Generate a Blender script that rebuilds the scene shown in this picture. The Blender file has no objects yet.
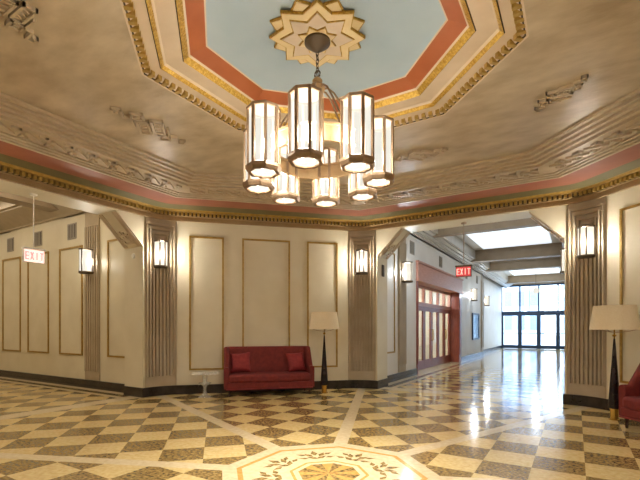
import bpy, math, random
from math import sin, cos, tan, pi, radians, sqrt
from mathutils import Vector, Matrix
random.seed(7)
LANTERN_W, SCONCE_W, DOWN_W = 320, 155, 38
C = bpy.context.scene.collection

# ------------------------------------------------------------------ materials
def srgb(r, g, b):
    f = lambda c: (c/255/12.92 if c/255 <= 0.04045 else ((c/255+0.055)/1.055)**2.4)
    return (f(r), f(g), f(b), 1)

def mat(name, col, rough=0.5, metal=0.0, col2=None, scale=8.0, stretch=(1, 1, 1), bump=0.0, bscale=None,
        emit=None, estr=0.0, detail=4.0, lo=0.35, hi=0.65, coat=0.0, spec=0.5):
    m = bpy.data.materials.new(name); m.use_nodes = True
    nt = m.node_tree; b = nt.nodes['Principled BSDF']
    b.inputs['Base Color'].default_value = col
    b.inputs['Roughness'].default_value = rough
    b.inputs['Metallic'].default_value = metal
    b.inputs['Coat Weight'].default_value = coat
    b.inputs['Coat Roughness'].default_value = 0.06
    b.inputs['Specular IOR Level'].default_value = spec
    if emit:
        b.inputs['Emission Color'].default_value = emit
        b.inputs['Emission Strength'].default_value = estr
    tc = nt.nodes.new('ShaderNodeTexCoord'); mp = nt.nodes.new('ShaderNodeMapping')
    nt.links.new(tc.outputs['Object'], mp.inputs['Vector'])
    mp.inputs['Scale'].default_value = stretch
    if col2:
        n = nt.nodes.new('ShaderNodeTexNoise'); n.inputs['Scale'].default_value = scale; n.inputs['Detail'].default_value = detail
        nt.links.new(mp.outputs['Vector'], n.inputs['Vector'])
        r = nt.nodes.new('ShaderNodeValToRGB')
        r.color_ramp.elements[0].position = lo; r.color_ramp.elements[1].position = hi
        r.color_ramp.elements[0].color = col; r.color_ramp.elements[1].color = col2
        nt.links.new(n.outputs['Fac'], r.inputs['Fac']); nt.links.new(r.outputs['Color'], b.inputs['Base Color'])
    if bump:
        n2 = nt.nodes.new('ShaderNodeTexNoise'); n2.inputs['Scale'].default_value = bscale or scale; n2.inputs['Detail'].default_value = 3
        nt.links.new(mp.outputs['Vector'], n2.inputs['Vector'])
        bp = nt.nodes.new('ShaderNodeBump'); bp.inputs['Strength'].default_value = bump; bp.inputs['Distance'].default_value = 0.02
        nt.links.new(n2.outputs['Fac'], bp.inputs['Height']); nt.links.new(bp.outputs['Normal'], b.inputs['Normal'])
    return m

def glass_mat(name, tint, gloss=0.12, frost=0.0):
    m = bpy.data.materials.new(name); m.use_nodes = True
    nt = m.node_tree; nt.nodes.remove(nt.nodes['Principled BSDF'])
    out = nt.nodes['Material Output']
    t = nt.nodes.new('ShaderNodeBsdfTransparent'); t.inputs['Color'].default_value = tint
    g = nt.nodes.new('ShaderNodeBsdfGlossy'); g.inputs['Roughness'].default_value = 0.03
    mx = nt.nodes.new('ShaderNodeMixShader'); mx.inputs[0].default_value = gloss
    nt.links.new(t.outputs[0], mx.inputs[1]); nt.links.new(g.outputs[0], mx.inputs[2])
    d = nt.nodes.new('ShaderNodeBsdfDiffuse'); d.inputs['Color'].default_value = (.92, .92, .9, 1)
    m2 = nt.nodes.new('ShaderNodeMixShader'); m2.inputs[0].default_value = frost
    nt.links.new(mx.outputs[0], m2.inputs[1]); nt.links.new(d.outputs[0], m2.inputs[2]); nt.links.new(m2.outputs[0], out.inputs['Surface'])
    return m

def opal_mat(name, emit, estr, clear):
    m = bpy.data.materials.new(name); m.use_nodes = True
    nt = m.node_tree; nt.nodes.remove(nt.nodes['Principled BSDF'])
    out = nt.nodes['Material Output']
    t = nt.nodes.new('ShaderNodeBsdfTransparent'); t.inputs['Color'].default_value = (1, .97, .92, 1)
    e = nt.nodes.new('ShaderNodeEmission'); e.inputs['Strength'].default_value = estr
    tc = nt.nodes.new('ShaderNodeTexCoord'); n = nt.nodes.new('ShaderNodeTexNoise'); n.inputs['Scale'].default_value = 5
    nt.links.new(tc.outputs['Object'], n.inputs['Vector'])
    r = nt.nodes.new('ShaderNodeValToRGB'); nt.links.new(n.outputs['Fac'], r.inputs['Fac']); nt.links.new(r.outputs['Color'], e.inputs['Color'])
    r.color_ramp.elements[0].position = .35; r.color_ramp.elements[1].position = .65
    r.color_ramp.elements[0].color = (emit[0]*.90, emit[1]*.92, emit[2]*.92, 1); r.color_ramp.elements[1].color = emit
    mx = nt.nodes.new('ShaderNodeMixShader'); mx.inputs[0].default_value = clear
    nt.links.new(e.outputs[0], mx.inputs[1]); nt.links.new(t.outputs[0], mx.inputs[2]); nt.links.new(mx.outputs[0], out.inputs['Surface'])
    return m

M = {}
M['wall'] = mat('cream_wall_paint', srgb(205, 195, 168), 0.44, col2=srgb(213, 204, 179), scale=1.7, bump=0.02, bscale=30)
M['pilaster'] = mat('taupe_pilaster_paint', srgb(166, 150, 124), 0.5, 0.0, col2=srgb(175, 159, 134), scale=3)
M['gold_line'] = mat('antique_gold_moulding', srgb(150, 118, 52), 0.38, 0.35, col2=srgb(170, 138, 68), scale=12)
M['base'] = mat('black_marble_base', srgb(34, 28, 25), 0.2, col2=srgb(52, 44, 40), scale=6)
M['wall_north'] = mat('daylight_tinted_paint', srgb(216, 211, 202), 0.52, col2=srgb(222, 218, 211), scale=1.7)  # wall paint paled in its colour to carry the corridor's daylight
M['ceiling'] = mat('glazed_plaster_ceiling', srgb(166, 149, 122), 0.36, col2=srgb(204, 190, 166), scale=2.4, stretch=(1, 1.8, 1), detail=10, lo=.28, hi=.72, bump=0.16, bscale=8)
M['plaster'] = mat('cream_relief_plaster', srgb(186, 168, 140), 0.42, col2=srgb(197, 180, 153), scale=5)
M['ivory'] = mat('ivory_plaster', srgb(205, 186, 160), 0.5, col2=srgb(213, 195, 170), scale=4)
M['gold'] = mat('bright_gold_leaf', srgb(168, 128, 40), 0.3, 0.5, col2=srgb(208, 172, 80), scale=40, bump=0.5, bscale=60)
M['dentil'] = mat('gilded_dentil', srgb(166, 134, 62), 0.35, 0.4, col2=srgb(186, 156, 86), scale=20)
M['dentil_gap'] = mat('dark_bronze_recess', srgb(72, 54, 28), 0.6)
M['fascia'] = mat('bronze_fascia', srgb(150, 124, 86), 0.36, 0.25, col2=srgb(163, 138, 98), scale=4)
M['green'] = mat('olive_green_paint', srgb(92, 86, 54), 0.45, col2=srgb(104, 98, 64), scale=3)
M['red'] = mat('terracotta_band_paint', srgb(142, 80, 58), 0.45, col2=srgb(154, 92, 68), scale=3)
M['orange'] = mat('burnt_orange_paint', srgb(160, 86, 46), 0.5, col2=srgb(170, 96, 56), scale=3)
M['blue'] = mat('pale_blue_ceiling_paint', srgb(168, 189, 202), 0.5, col2=srgb(178, 197, 208), scale=1.6)
M['rosette_cream'] = mat('rosette_cream', srgb(226, 204, 150), 0.45, col2=srgb(232, 212, 166), scale=6)
M['bronze'] = mat('aged_bronze', srgb(148, 124, 98), 0.4, 0.35, col2=srgb(162, 138, 112), scale=10)
M['hoop'] = mat('pale_bronze_band', srgb(186, 158, 118), 0.38, 0.4, col2=srgb(200, 172, 132), scale=8)
M['dark_bronze'] = mat('dark_bronze', srgb(92, 78, 60), 0.4, 0.6)
M['lamp_glass'] = opal_mat('lit_opal_glass', (1, .95, .84, 1), .80, .06)
M['lamp_disc'] = opal_mat('lit_opal_disc', (1, .95, .84, 1), 1.1, .2)
M['sconce_glass'] = opal_mat('lit_sconce_glass', (1, .93, .80, 1), .85, .10)
M['velvet'] = mat('red_velvet', srgb(102, 24, 18), 0.75, col2=srgb(120, 34, 25), scale=14, bump=0.05, bscale=90)
M['velvet_light'] = mat('red_velvet_cushion', srgb(126, 28, 30), 0.7, col2=srgb(142, 40, 38), scale=14)
M['dark_wood'] = mat('dark_wood', srgb(40, 24, 20), 0.25, col2=srgb(54, 34, 28), scale=8)
M['lamp_black'] = mat('dark_lacquer', srgb(30, 22, 24), 0.18, col2=srgb(42, 32, 34), scale=8)
M['brass'] = mat('polished_brass', srgb(214, 176, 92), 0.18, 0.9)
M['shade'] = mat('cream_linen_shade', srgb(232, 216, 182), 0.8, col2=srgb(238, 224, 194), scale=60)
M['mahogany'] = mat('mahogany', srgb(122, 58, 44), 0.35, col2=srgb(142, 74, 56), scale=4, stretch=(6, 6, 1))
M['mahogany_light'] = mat('pale_mahogany', srgb(176, 122, 104), 0.4, col2=srgb(188, 136, 118), scale=4, stretch=(1, 1, 8))
M['coffer'] = mat('coffer_panel', srgb(222, 220, 214), 0.5)
M['coffer_glow_cool'] = mat('added_glow_coffer_cool', srgb(225, 228, 232), 0.5, emit=(.80, .90, 1, 1), estr=.8)  # coffer panels given an added glow to brighten the north corridor
M['coffer_glow_warm'] = mat('added_glow_coffer_warm', srgb(225, 214, 190), 0.5, emit=(1, .86, .66, 1), estr=2.2)  # added panel glow that brightens the west corridor
M['beam'] = mat('bronze_glazed_beam', srgb(142, 124, 100), 0.5, col2=srgb(152, 134, 110), scale=3)
M['crown'] = mat('corridor_crown', srgb(172, 158, 134), 0.42, col2=srgb(182, 168, 146), scale=4)
M['crown_daylit'] = mat('daylight_tinted_crown', srgb(190, 186, 178), 0.4, col2=srgb(200, 196, 188), scale=4)  # crown colour paled for daylight, like the corridor walls
M['vent'] = mat('grey_vent_grille', srgb(150, 142, 128), 0.5, 0.1)
M['vent_dark'] = mat('vent_shadow', srgb(92, 84, 74), 0.8)
M['steel_blue'] = mat('dark_blue_metal_frame', srgb(52, 68, 92), 0.4, 0.3)
M['mullion'] = mat('grey_mullion', srgb(120, 132, 150), 0.4, 0.4)
M['glass'] = glass_mat('window_glass', (0.93, 0.97, 1, 1), 0.08)
M['acrylic'] = glass_mat('clear_acrylic', (0.94, 0.95, 0.94, 1), 0.2, 0.22)
M['white'] = mat('white_enamel', srgb(230, 226, 216), 0.4)
M['exit_white'] = mat('lit_exit_panel', srgb(250, 225, 215), 0.4, emit=(1, 0.72, 0.66, 1), estr=.85)
M['exit_dark'] = mat('exit_red_panel', srgb(120, 24, 28), 0.4, emit=(0.6, 0.06, 0.06, 1), estr=0.7)
M['exit_red'] = mat('lit_red_letter', srgb(235, 60, 60), 0.4, emit=(1, 0.10, 0.09, 1), estr=3.0)
M['exit_pink'] = mat('lit_pale_letter', srgb(250, 150, 140), 0.4, emit=(1, 0.30, 0.25, 1), estr=1.6)
M['facade'] = mat('pale_stone_facade', srgb(214, 218, 222), 0.8, col2=srgb(196, 204, 212), scale=1)
M['facade_win'] = mat('facade_window', srgb(128, 146, 168), 0.2)
M['pavement'] = mat('concrete_pavement', srgb(190, 190, 188), 0.8, col2=srgb(172, 174, 176), scale=2)
M['poster'] = mat('blue_poster', srgb(96, 134, 176), 0.3, col2=srgb(210, 224, 236), scale=1.6)
# terrazzo
def terrazzo(name, a, b, sc, lo, hi):
    m = mat(name, a, 0.13, col2=b, scale=sc, detail=6, lo=lo, hi=hi, bump=0.03, bscale=2.2)
    return m
M['t_dark'] = terrazzo('dark_terrazzo', srgb(88, 69, 35), srgb(170, 141, 86), 30, 0.34, 0.66)
M['t_light'] = terrazzo('tan_terrazzo', srgb(200, 173, 114), srgb(215, 191, 138), 22, 0.35, 0.65)
M['t_cream'] = terrazzo('cream_terrazzo', srgb(202, 182, 144), srgb(214, 196, 160), 18, 0.35, 0.65)
M['t_tan'] = terrazzo('ochre_terrazzo', srgb(186, 138, 70), srgb(200, 156, 88), 24, 0.35, 0.65)

# ------------------------------------------------------------------ mesh builder
class MB:
    def __init__(s): s.v, s.f, s.m = [], [], []
    def poly(s, pts, m=0):
        n = len(s.v); s.v += [tuple(p) for p in pts]; s.f.append(tuple(range(n, n+len(pts)))); s.m.append(m)
    def mesh(s, vs, fs, m=0):
        n = len(s.v); s.v += [tuple(p) for p in vs]
        for f in fs: s.f.append(tuple(n+i for i in f)); s.m.append(m)
    def box(s, x0, x1, y0, y1, z0, z1, m=0, T=None):
        vs = [Vector((x, y, z)) for z in (z0, z1) for y in (y0, y1) for x in (x0, x1)]
        if T: vs = [T @ v for v in vs]
        s.mesh(vs, [(0, 2, 3, 1), (4, 5, 7, 6), (0, 1, 5, 4), (2, 6, 7, 3), (0, 4, 6, 2), (1, 3, 7, 5)], m)
    def prism(s, pts, axis, a, b, m=0):
        """pts 2D; axis 'y': pts are (x,z) extruded in y; 'z': (x,y) extruded in z; 'x': (y,z) extruded in x"""
        def P(p, h): return {'y': (p[0], h, p[1]), 'z': (p[0], p[1], h), 'x': (h, p[0], p[1])}[axis]
        n = len(pts); vs = [P(p, a) for p in pts]+[P(p, b) for p in pts]
        s.mesh(vs, [tuple(range(n)), tuple(range(2*n-1, n-1, -1))]+[(i, i+n, (i+1) % n+n, (i+1) % n) for i in range(n)], m)
    def lathe(s, prof, seg=24, c=(0, 0, 0), m=0, a0=0.0, a1=2*pi, sx=1, sy=1, cap=True):
        full = abs(a1-a0-2*pi) < 1e-6
        k = seg if full else seg+1
        vs = []
        for r, z in prof:
            for i in range(k):
                a = a0+(a1-a0)*i/seg
                vs.append((c[0]+r*cos(a)*sx, c[1]+r*sin(a)*sy, c[2]+z))
        fs = []
        for j in range(len(prof)-1):
            for i in range(seg):
                i2 = (i+1) % k
                fs.append((j*k+i, j*k+i2, (j+1)*k+i2, (j+1)*k+i))
        if cap and full:
            if prof[0][0] > 1e-6: fs.append(tuple(range(k-1, -1, -1)))
            if prof[-1][0] > 1e-6: fs.append(tuple((len(prof)-1)*k+i for i in range(k)))
        if cap and not full:
            fs.append(tuple(range(k-1, -1, -1))); fs.append(tuple((len(prof)-1)*k+i for i in range(k)))
        s.mesh(vs, fs, m)
    def tube(s, path, r, seg=8, m=0, closed=False):
        P = [Vector(p) for p in path]; n = len(P); vs = []
        for i, p in enumerate(P):
            a = P[(i-1) % n] if closed or i > 0 else p
            b = P[(i+1) % n] if closed or i < n-1 else p
            d = (b-a).normalized(); up = Vector((0, 0, 1)) if abs(d.z) < 0.95 else Vector((1, 0, 0))
            x = d.cross(up).normalized(); y = x.cross(d)
            rr = r[i] if isinstance(r, (list, tuple)) else r
            for k in range(seg):
                t = 2*pi*k/seg; vs.append(p+x*rr*cos(t)+y*rr*sin(t))
        fs = []
        for i in range(n if closed else n-1):
            for k in range(seg):
                fs.append((i*seg+k, i*seg+(k+1) % seg, ((i+1) % n)*seg+(k+1) % seg, ((i+1) % n)*seg+k))
        if not closed: fs += [tuple(range(seg-1, -1, -1)), tuple((n-1)*seg+k for k in range(seg))]
        s.mesh(vs, fs, m)
    def build(s, name, mats, parent=None, smooth=None, loc=(0, 0, 0), rz=0, bevel=0, subsurf=0):
        me = bpy.data.meshes.new(name); me.from_pydata(s.v, [], s.f)
        if not isinstance(mats, (list, tuple)): mats = [mats]
        for m in mats: me.materials.append(m)
        me.polygons.foreach_set('material_index', s.m)
        me.update()
        import bmesh
        bm = bmesh.new(); bm.from_mesh(me); bmesh.ops.remove_doubles(bm, verts=bm.verts, dist=1e-5)
        bmesh.ops.recalc_face_normals(bm, faces=bm.faces); bm.to_mesh(me); bm.free()
        if smooth:
            me.polygons.foreach_set('use_smooth', [True]*len(me.polygons))
            try: me.set_sharp_from_angle(angle=radians(smooth))
            except Exception: pass
        o = bpy.data.objects.new(name, me); C.objects.link(o)
        o.location = loc; o.rotation_euler = (0, 0, rz)
        if parent: o.parent = parent
        if bevel:
            b = o.modifiers.new('bevel', 'BEVEL'); b.width = bevel; b.segments = 3; b.limit_method = 'ANGLE'
        if subsurf:
            b = o.modifiers.new('sub', 'SUBSURF'); b.levels = subsurf; b.render_levels = subsurf
        return o

def tag(o, label, cat, group=None, kind=None):
    o['label'] = label; o['category'] = cat
    if group: o['group'] = group
    if kind: o['kind'] = kind
    return o
def struct(o): o['kind'] = 'structure'; return o
def empty(name, loc=(0, 0, 0), rz=0):
    o = bpy.data.objects.new(name, None); C.objects.link(o); o.location = loc; o.rotation_euler = (0, 0, rz); o.empty_display_size = 0.1
    return o
def copy_tree(o, parent=None):
    c = o.copy(); C.objects.link(c); c.parent = parent
    for ch in list(o.children): copy_tree(ch, c)
    return c

# ------------------------------------------------------------------ room geometry
R = 5.41                      # apothem of the octagonal lobby
T8 = tan(pi/8)
RHO = 0.83                    # radius of the rounded inner corners
ZW = 3.70
ZC = 4.015
OX, OY = -0.06, -0.037        # centre of the ceiling recess
def rot(phi): return radians(phi-90)
FAC = {'east': 0, 'northeast': 45, 'north': 90, 'northwest': 135, 'west': 180, 'southwest': 225, 'south': 270, 'southeast': 315}
def fpos(phi, u, p, z=0):
    a = radians(phi); return (cos(a)*p+sin(a)*u, sin(a)*p-cos(a)*u, z)

NS = 10
def oct_loop(a, z, cx=0, cy=0, rounded=True):
    """closed loop of the (rounded) octagon of apothem a"""
    pts = []; r = RHO-(R-a)
    for k in range(8):
        ph = k*pi/4; mid = ph+pi/8
        if rounded and r > 0.005:
            d = (R-RHO)/cos(pi/8); c0 = (d*cos(mid), d*sin(mid))
            for j in range(NS+1):
                t = ph+j*(pi/4)/NS; pts.append((cx+c0[0]+r*cos(t), cy+c0[1]+r*sin(t), z))
        else:
            d = a/cos(pi/8)
            for j in range(NS+1): pts.append((cx+d*cos(mid), cy+d*sin(mid), z))
    return pts
def strip(mb, A, B, m):
    n = len(A)
    for i in range(n):
        j = (i+1) % n
        q = [A[i], A[j], B[j], B[i]]
        out = []
        for p in q:
            if not out or (Vector(p)-Vector(out[-1])).length > 1e-6: out.append(p)
        if len(out) > 2 and (Vector(out[0])-Vector(out[-1])).length < 1e-6: out.pop()
        if len(out) >= 3: mb.poly(out, m)

# --- floor
def clip(poly, a, b, c):
    """keep a*x+b*y<=c"""
    out = []
    for i in range(len(poly)):
        p, q = poly[i], poly[(i+1) % len(poly)]
        dp, dq = a*p[0]+b*p[1]-c, a*q[0]+b*q[1]-c
        if dp <= 0: out.append(p)
        if dp*dq < 0:
            t = dp/(dp-dq); out.append((p[0]+t*(q[0]-p[0]), p[1]+t*(q[1]-p[1])))
    return out
def area(p): return 0.5*sum(p[i][0]*p[(i+1) % len(p)][1]-p[(i+1) % len(p)][0]*p[i][1] for i in range(len(p)))
FL = MB()   # materials: 0 dark 1 light 2 cream 3 ochre
SIDE = 0.46
def checker(region, phi, pu, pp, side=SIDE, rng=16, diag=True):
    """region: list of half planes (a,b,c) in (u,p); diagonal checker in facet frame, emitted in world"""
    ca = cos(pi/4) if diag else 1; sa = sin(pi/4) if diag else 0
    n = int(rng/side)
    for i in range(-n, n+1):
        for j in range(-n, n+1):
            sq = [(i*side, j*side), ((i+1)*side, j*side), ((i+1)*side, (j+1)*side), (i*side, (j+1)*side)]
            pl = [(pu+x*ca-y*sa, pp+x*sa+y*ca) for x, y in sq]
            for h in region:
                pl = clip(pl, *h)
                if len(pl) < 3: break
            if len(pl) >= 3 and abs(area(pl)) > 1e-5:
                FL.poly([fpos(phi, u, p, 0) for u, p in pl], (i+j+1) % 2)
P0 = 1.0; BW = 0.085
for name, phi in FAC.items():
    corr = name in ('north', 'west')
    p1 = 5.44 if corr else 5.62
    w = BW/cos(pi/8)
    reg = [(0, -1, -P0), (0, 1, p1), (1, -T8, -w), (-1, -T8, -w)]
    checker(reg, phi, 0, 1.69-4*SIDE*sqrt(2))
    # radial band on the right-hand corner of this sector
    q = lambda u, p: fpos(phi, u, p, 0)
    a = radians(phi-22.5)
    d = lambda r, s: (cos(a)*r-sin(a)*s, sin(a)*r+cos(a)*s, 0)
    FL.poly([q(P0*T8-w, P0), d(P0/cos(pi/8), 0), d(6.2, 0), q(p1*T8-w, p1)], 2)
    phi2 = phi-45; nm2 = [k for k, v in FAC.items() if v == phi2 % 360][0]
    p12 = 5.44 if nm2 in ('north', 'west') else 5.62
    q2 = lambda u, p: fpos(phi2, u, p, 0)
    FL.poly([q2(-P0*T8+w, P0), d(P0/cos(pi/8), 0), d(6.2, 0), q2(-p12*T8+w, p12)], 2)
    # medallion rings
    def ring(a0, a1, m):
        FL.poly([q(-a0*T8, a0), q(a0*T8, a0), q(a1*T8, a1), q(-a1*T8, a1)], m)
    ring(P0, 0.86, 2); ring(0.86, 0.81, 3)
    # leaf ornaments: dark lozenges set in the cream field
    def leaf(u, p, a, l=.075, w=.034):
        c, n = cos(a), sin(a)
        return [(u+x*c-y*n, p+x*n+y*c) for x, y in ((-l, 0), (-l*.2, w), (l, 0), (-l*.2, -w))]
    loz = [leaf(0, .66, pi/2, .085, .04), leaf(.075, .60, 1.0), leaf(-.075, .60, pi-1.0), leaf(.15, .62, .5, .06, .03), leaf(-.15, .62, pi-.5, .06, .03), leaf(.05, .50, .6), leaf(-.05, .50, pi-.6), leaf(.15, .50, .2, .06, .03), leaf(-.15, .50, pi-.2, .06, .03)]
    ring(0.81, 0.36, 2)
    for l in loz: FL.poly([fpos(phi, u, p, 0.0004) for u, p in l], 0)
    ring(0.36, 0.33, 3); ring(0.33, 0.28, 2)
    FL.poly([q(-.28*T8, .28), q(0, .28), q(0, 0)], 0); FL.poly([q(0, .28), q(.28*T8, .28), q(0, 0)], 3)
def corridor_floor(phi, length):
    q = lambda u, p: fpos(phi, u, p, 0)
    FL.poly([q(-2.28, 5.44), q(2.28, 5.44), q(2.4, 5.80), q(-2.4, 5.80)], 2)
    e = 1.55
    checker([(1, 0, e), (-1, 0, e), (0, -1, -5.80), (0, 1, length)], phi, 0, 5.8, side=0.46, rng=length+6)
    for s in (-1, 1):
        for x0, x1, m in ((e, e+.14, 2), (e+.14, e+.30, 0), (e+.30, 2.6, 2)):
            FL.poly([q(s*x0, 5.8), q(s*x1, 5.8), q(s*x1, length), q(s*x0, length)], m)
NLEN, WLEN = 28.0, 17.0
corridor_floor(90, NLEN); corridor_floor(180, WLEN)
fl = FL.build('floor', [M['t_dark'], M['t_light'], M['t_cream'], M['t_tan']]); struct(fl)
for p in fl.data.polygons:
    pass

# --- walls of the octagon
HW = 1.86; ZO = 3.64; CH = 0.59   # opening half width, head height, chamfer
def gold_frame(mb, u0, u1, z0, z1, y, w=0.035, d=0.022, m=0):
    for (a, b, c, e) in ((u0, u1, z1-w, z1), (u0, u1, z0, z0+w), (u0, u0+w, z0+w, z1-w), (u1-w, u1, z0+w, z1-w)):
        mb.box(a, b, y-d, y, c, e, m)
for name, phi in FAC.items():
    mb = MB()
    if name in ('north', 'west'):
        mb.prism([(-2.3, 0), (-HW, 0), (-HW, ZO-CH), (-HW+CH, ZO), (HW-CH, ZO), (HW, ZO-CH), (HW, 0), (2.3, 0), (2.3, 5.0), (-2.3, 5.0)], 'y', R, 6.02)
    else:
        mb.box(-2.24, 2.24, R, R+.25, 0, 4.1)
    w = struct(mb.build('wall_'+name, M['wall'], rz=rot(phi)))
    if name in ('northwest', 'northeast', 'southwest', 'southeast'):
        for u0, u1 in ((-1.64, -.92), (-.53, .53), (.92, 1.64)):
            g = MB(); gold_frame(g, u0, u1, .5, 3.36, R, w=0.038)
            g.build('panel_molding', M['gold_line'], w)
    elif name in ('north', 'west'):
        # ribbed edging and relief ornament on the chamfered corners of the opening
        for s in (-1, 1):
            g = MB()
            L = CH*sqrt(2)
            T = Matrix.Translation((s*HW, R+.30, ZO-CH)) @ Matrix.Rotation(radians(-s*45), 4, 'Y')
            for k in range(4):
                g.box(-.02, .02, -.27+k*.03, -.255+k*.03, .02, L-.02, 0, T); g.box(-.02, .02, .255-k*.03, .27-k*.03, .02, L-.02, 0, T)
            for k in range(3):
                z = .10+k*.10
                g.box(-.035, .035, -.14, .14, z, z+.03, 0, T)
                g.box(-.035, .035, -.14+.09*k, -.08+.09*k, z+.03, z+.10, 0, T); g.box(-.03, .03, .10-.07*k, .14-.07*k, z+.03, z+.07, 0, T)
            g.build('corner_ornament', M['plaster'], w)

# --- rounded fluted corner pilasters
def arc_point(mid, s, z, d):
    """s arc length from the middle (positive = increasing angle), d inset towards the room"""
    c = (R-RHO)/cos(pi/8); t = mid+s/RHO; r = RHO-d
    return (c*cos(mid)+r*cos(t), c*sin(mid)+r*sin(t), z)
ARC = RHO*pi/8
pil_i = 0
for k in range(8):
    mid = (k+.5)*pi/4
    mb = MB(); n = 16
    for i in range(n):
        s0, s1 = -ARC+2*ARC*i/n, -ARC+2*ARC*(i+1)/n
        mb.poly([arc_point(mid, s0, 0, 0), arc_point(mid, s1, 0, 0), arc_point(mid, s1, ZW, 0), arc_point(mid, s0, ZW, 0)], 0)
    def rib(s, hw, z0, z1, d=.042):
        P = []
        for z in (z0, z1):
            for ss, dd in ((s-hw, 0), (s-hw*.6, d), (s+hw*.6, d), (s+hw, 0)): P.append(arc_point(mid, ss, z, dd))
        mb.mesh(P, [(0, 1, 5, 4), (1, 2, 6, 5), (2, 3, 7, 6), (4, 5, 6, 7), (3, 2, 1, 0)], 1)
    offs = [.285, .215, .145, .075]; tops = [3.52, 3.43, 3.34, 3.25]
    for o_, zt in zip(offs, tops):
        for sg in (-1, 1): rib(sg*o_, .026, .40, zt)
        m_ = 10; hw = .026
        for i in range(m_):
            s0, s1 = -o_-hw+(2*o_+2*hw)*i/m_, -o_-hw+(2*o_+2*hw)*(i+1)/m_
            P = []
            for s in (s0, s1):
                for z, d in ((zt-.012, 0), (zt, .042), (zt+.035, .042), (zt+.05, 0)): P.append(arc_point(mid, s, z, d))
            mb.mesh(P, [(0, 1, 5, 4), (1, 2, 6, 5), (2, 3, 7, 6), (0, 4, 7, 3)] if False else [(0, 1, 5, 4), (1, 2, 6, 5), (2, 3, 7, 6)], 1)
    rib(0, .026, .40, 3.18)
    for sg in (-1, 1): rib(sg*(ARC-.012), .012, .2, ZW, .02)
    pil_i += 1
    struct(mb.build('trim_%d' % pil_i, [M['pilaster'], M['pilaster']]))

# --- baseboards
for name, phi in FAC.items():
    mb = MB(); H = .19; t = .025
    if name in ('north', 'west'):
        for s in (-1, 1):
            x = sorted((s*(HW-t), s*1.91)); mb.box(x[0], x[1], R-t, 6.02, 0, H)
    else:
        mb.box(-1.9, 1.9, R-t, R, 0, H)
    a0 = pi/2-pi/4  # rounded corner on the right (clockwise) side
    for i in range(8):
        P = []
        for j in (i, i+1):
            tt = pi/2-(pi/4)*j/8; c = (R-RHO)/cos(pi/8); cm = (c*cos(pi/2-pi/8), c*sin(pi/2-pi/8))
            for r in (RHO-t, RHO):
                for z in (0, H): P.append((cm[0]+r*cos(tt), cm[1]+r*sin(tt), z))
        mb.mesh(P, [(0, 1, 5, 4), (1, 3, 7, 5)], 0)
    struct(mb.build('baseboard_'+name, M['base'], rz=rot(phi)))

# --- cornice and stepped ceiling border
prof = [(0.0, 3.655, 0), (.05, 3.655, 0), (.05, 3.685, 1), (.035, 3.69, 1), (.035, 3.745, 1), (.075, 3.755, 2), (.075, 3.825, 3), (.15, 3.83, 3), (.17, 3.86, 3), (.19, 3.865, 4), (.45, 3.915, 5), (.455, 3.885, 6), (1.02, 3.872, 7),
        (1.02, 3.85, 8), (1.07, 3.85, 8), (1.07, 3.90, 8), (1.095, 3.90, 8), (1.095, 3.865, 8), (1.135, 3.865, 8), (1.135, 3.91, 8), (1.16, 3.91, 8), (1.16, 3.88, 8), (1.20, 3.88, 8), (1.20, 3.92, 8), (1.225, 3.92, 8), (1.225, 3.895, 8), (1.60, 3.895, 8)]
x, z = 1.60, 3.895
prof += [(x, z-.012, 8), (x+.05, z-.012, 8)]
x += .05; z -= .012
for k in range(4):
    prof += [(x, z+.06, 8), (x+.026, z+.06, 8)]; x += .026
    z += .025; prof.append((x, z, 8)); x += .06; prof.append((x, z, 8))
prof.append((x, ZC, 8))
AIN = R-x
cm = [M['fascia'], M['fascia'], M['fascia'], M['dentil_gap'], M['gold_line'], M['green'], M['dentil_gap'], M['red'], M['plaster']]
segm = {1: 0, 2: 1, 3: 1, 4: 1, 5: 1, 6: 3, 7: 4, 8: 4, 9: 4, 10: 5, 11: 6, 12: 7}
mb = MB(); loops = [oct_loop(R-i, z) for i, z, _ in prof]
for i in range(1, len(prof)):
    strip(mb, loops[i-1], loops[i], segm.get(i, 8))
# dentils along the loop
L = oct_loop(R-.075, 0); 
acc = 0.0; per = sum((Vector(L[i])-Vector(L[(i+1) % len(L)])).length for i in range(len(L)))
nd = int(per/.082); step = per/nd; target = 0.0; i = 0; run = 0.0
pts = L+[L[0]]
for d in range(nd):
    target = d*step
    while run+(Vector(pts[i+1])-Vector(pts[i])).length < target:
        run += (Vector(pts[i+1])-Vector(pts[i])).length; i += 1
    a, b = Vector(pts[i]), Vector(pts[i+1]); ln = (b-a).length
    p = a+(b-a)*((target-run)/ln if ln > 0 else 0); ang = math.atan2((b-a).y, (b-a).x)
    T = Matrix.Translation((p.x, p.y, 0)) @ Matrix.Rotation(ang, 4, 'Z')
    mb.box(-.023, .023, -.005, .06, 3.76, 3.822, 9, T)
# running scroll relief on the frieze
for name, phi in FAC.items():
    a = R-1.41
    half = a*T8-.10; n = int(2*half/.30); st = 2*half/n
    base = Matrix.Rotation(rot(phi), 4, 'Z')
    for k in range(n):
        u = -half+(k+.5)*st
        T = base @ Matrix.Translation((u, a, 3.895))
        T2 = T @ Matrix.Rotation(radians(38), 4, 'Z')
        mb.box(-.15, .15, -.022, .022, -.03, 0, 8, T2)
        mb.box(-.13, -.02, .09, .125, -.03, 0, 8, T)
        mb.box(.02, .13, -.125, -.09, -.03, 0, 8, T)
        mb.box(-.13, -.095, .03, .125, -.03, 0, 8, T)
        mb.box(.095, .13, -.125, -.03, -.03, 0, 8, T)
struct(mb.build('trim_%d' % (pil_i+1), cm+[M['dentil']]))

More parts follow.
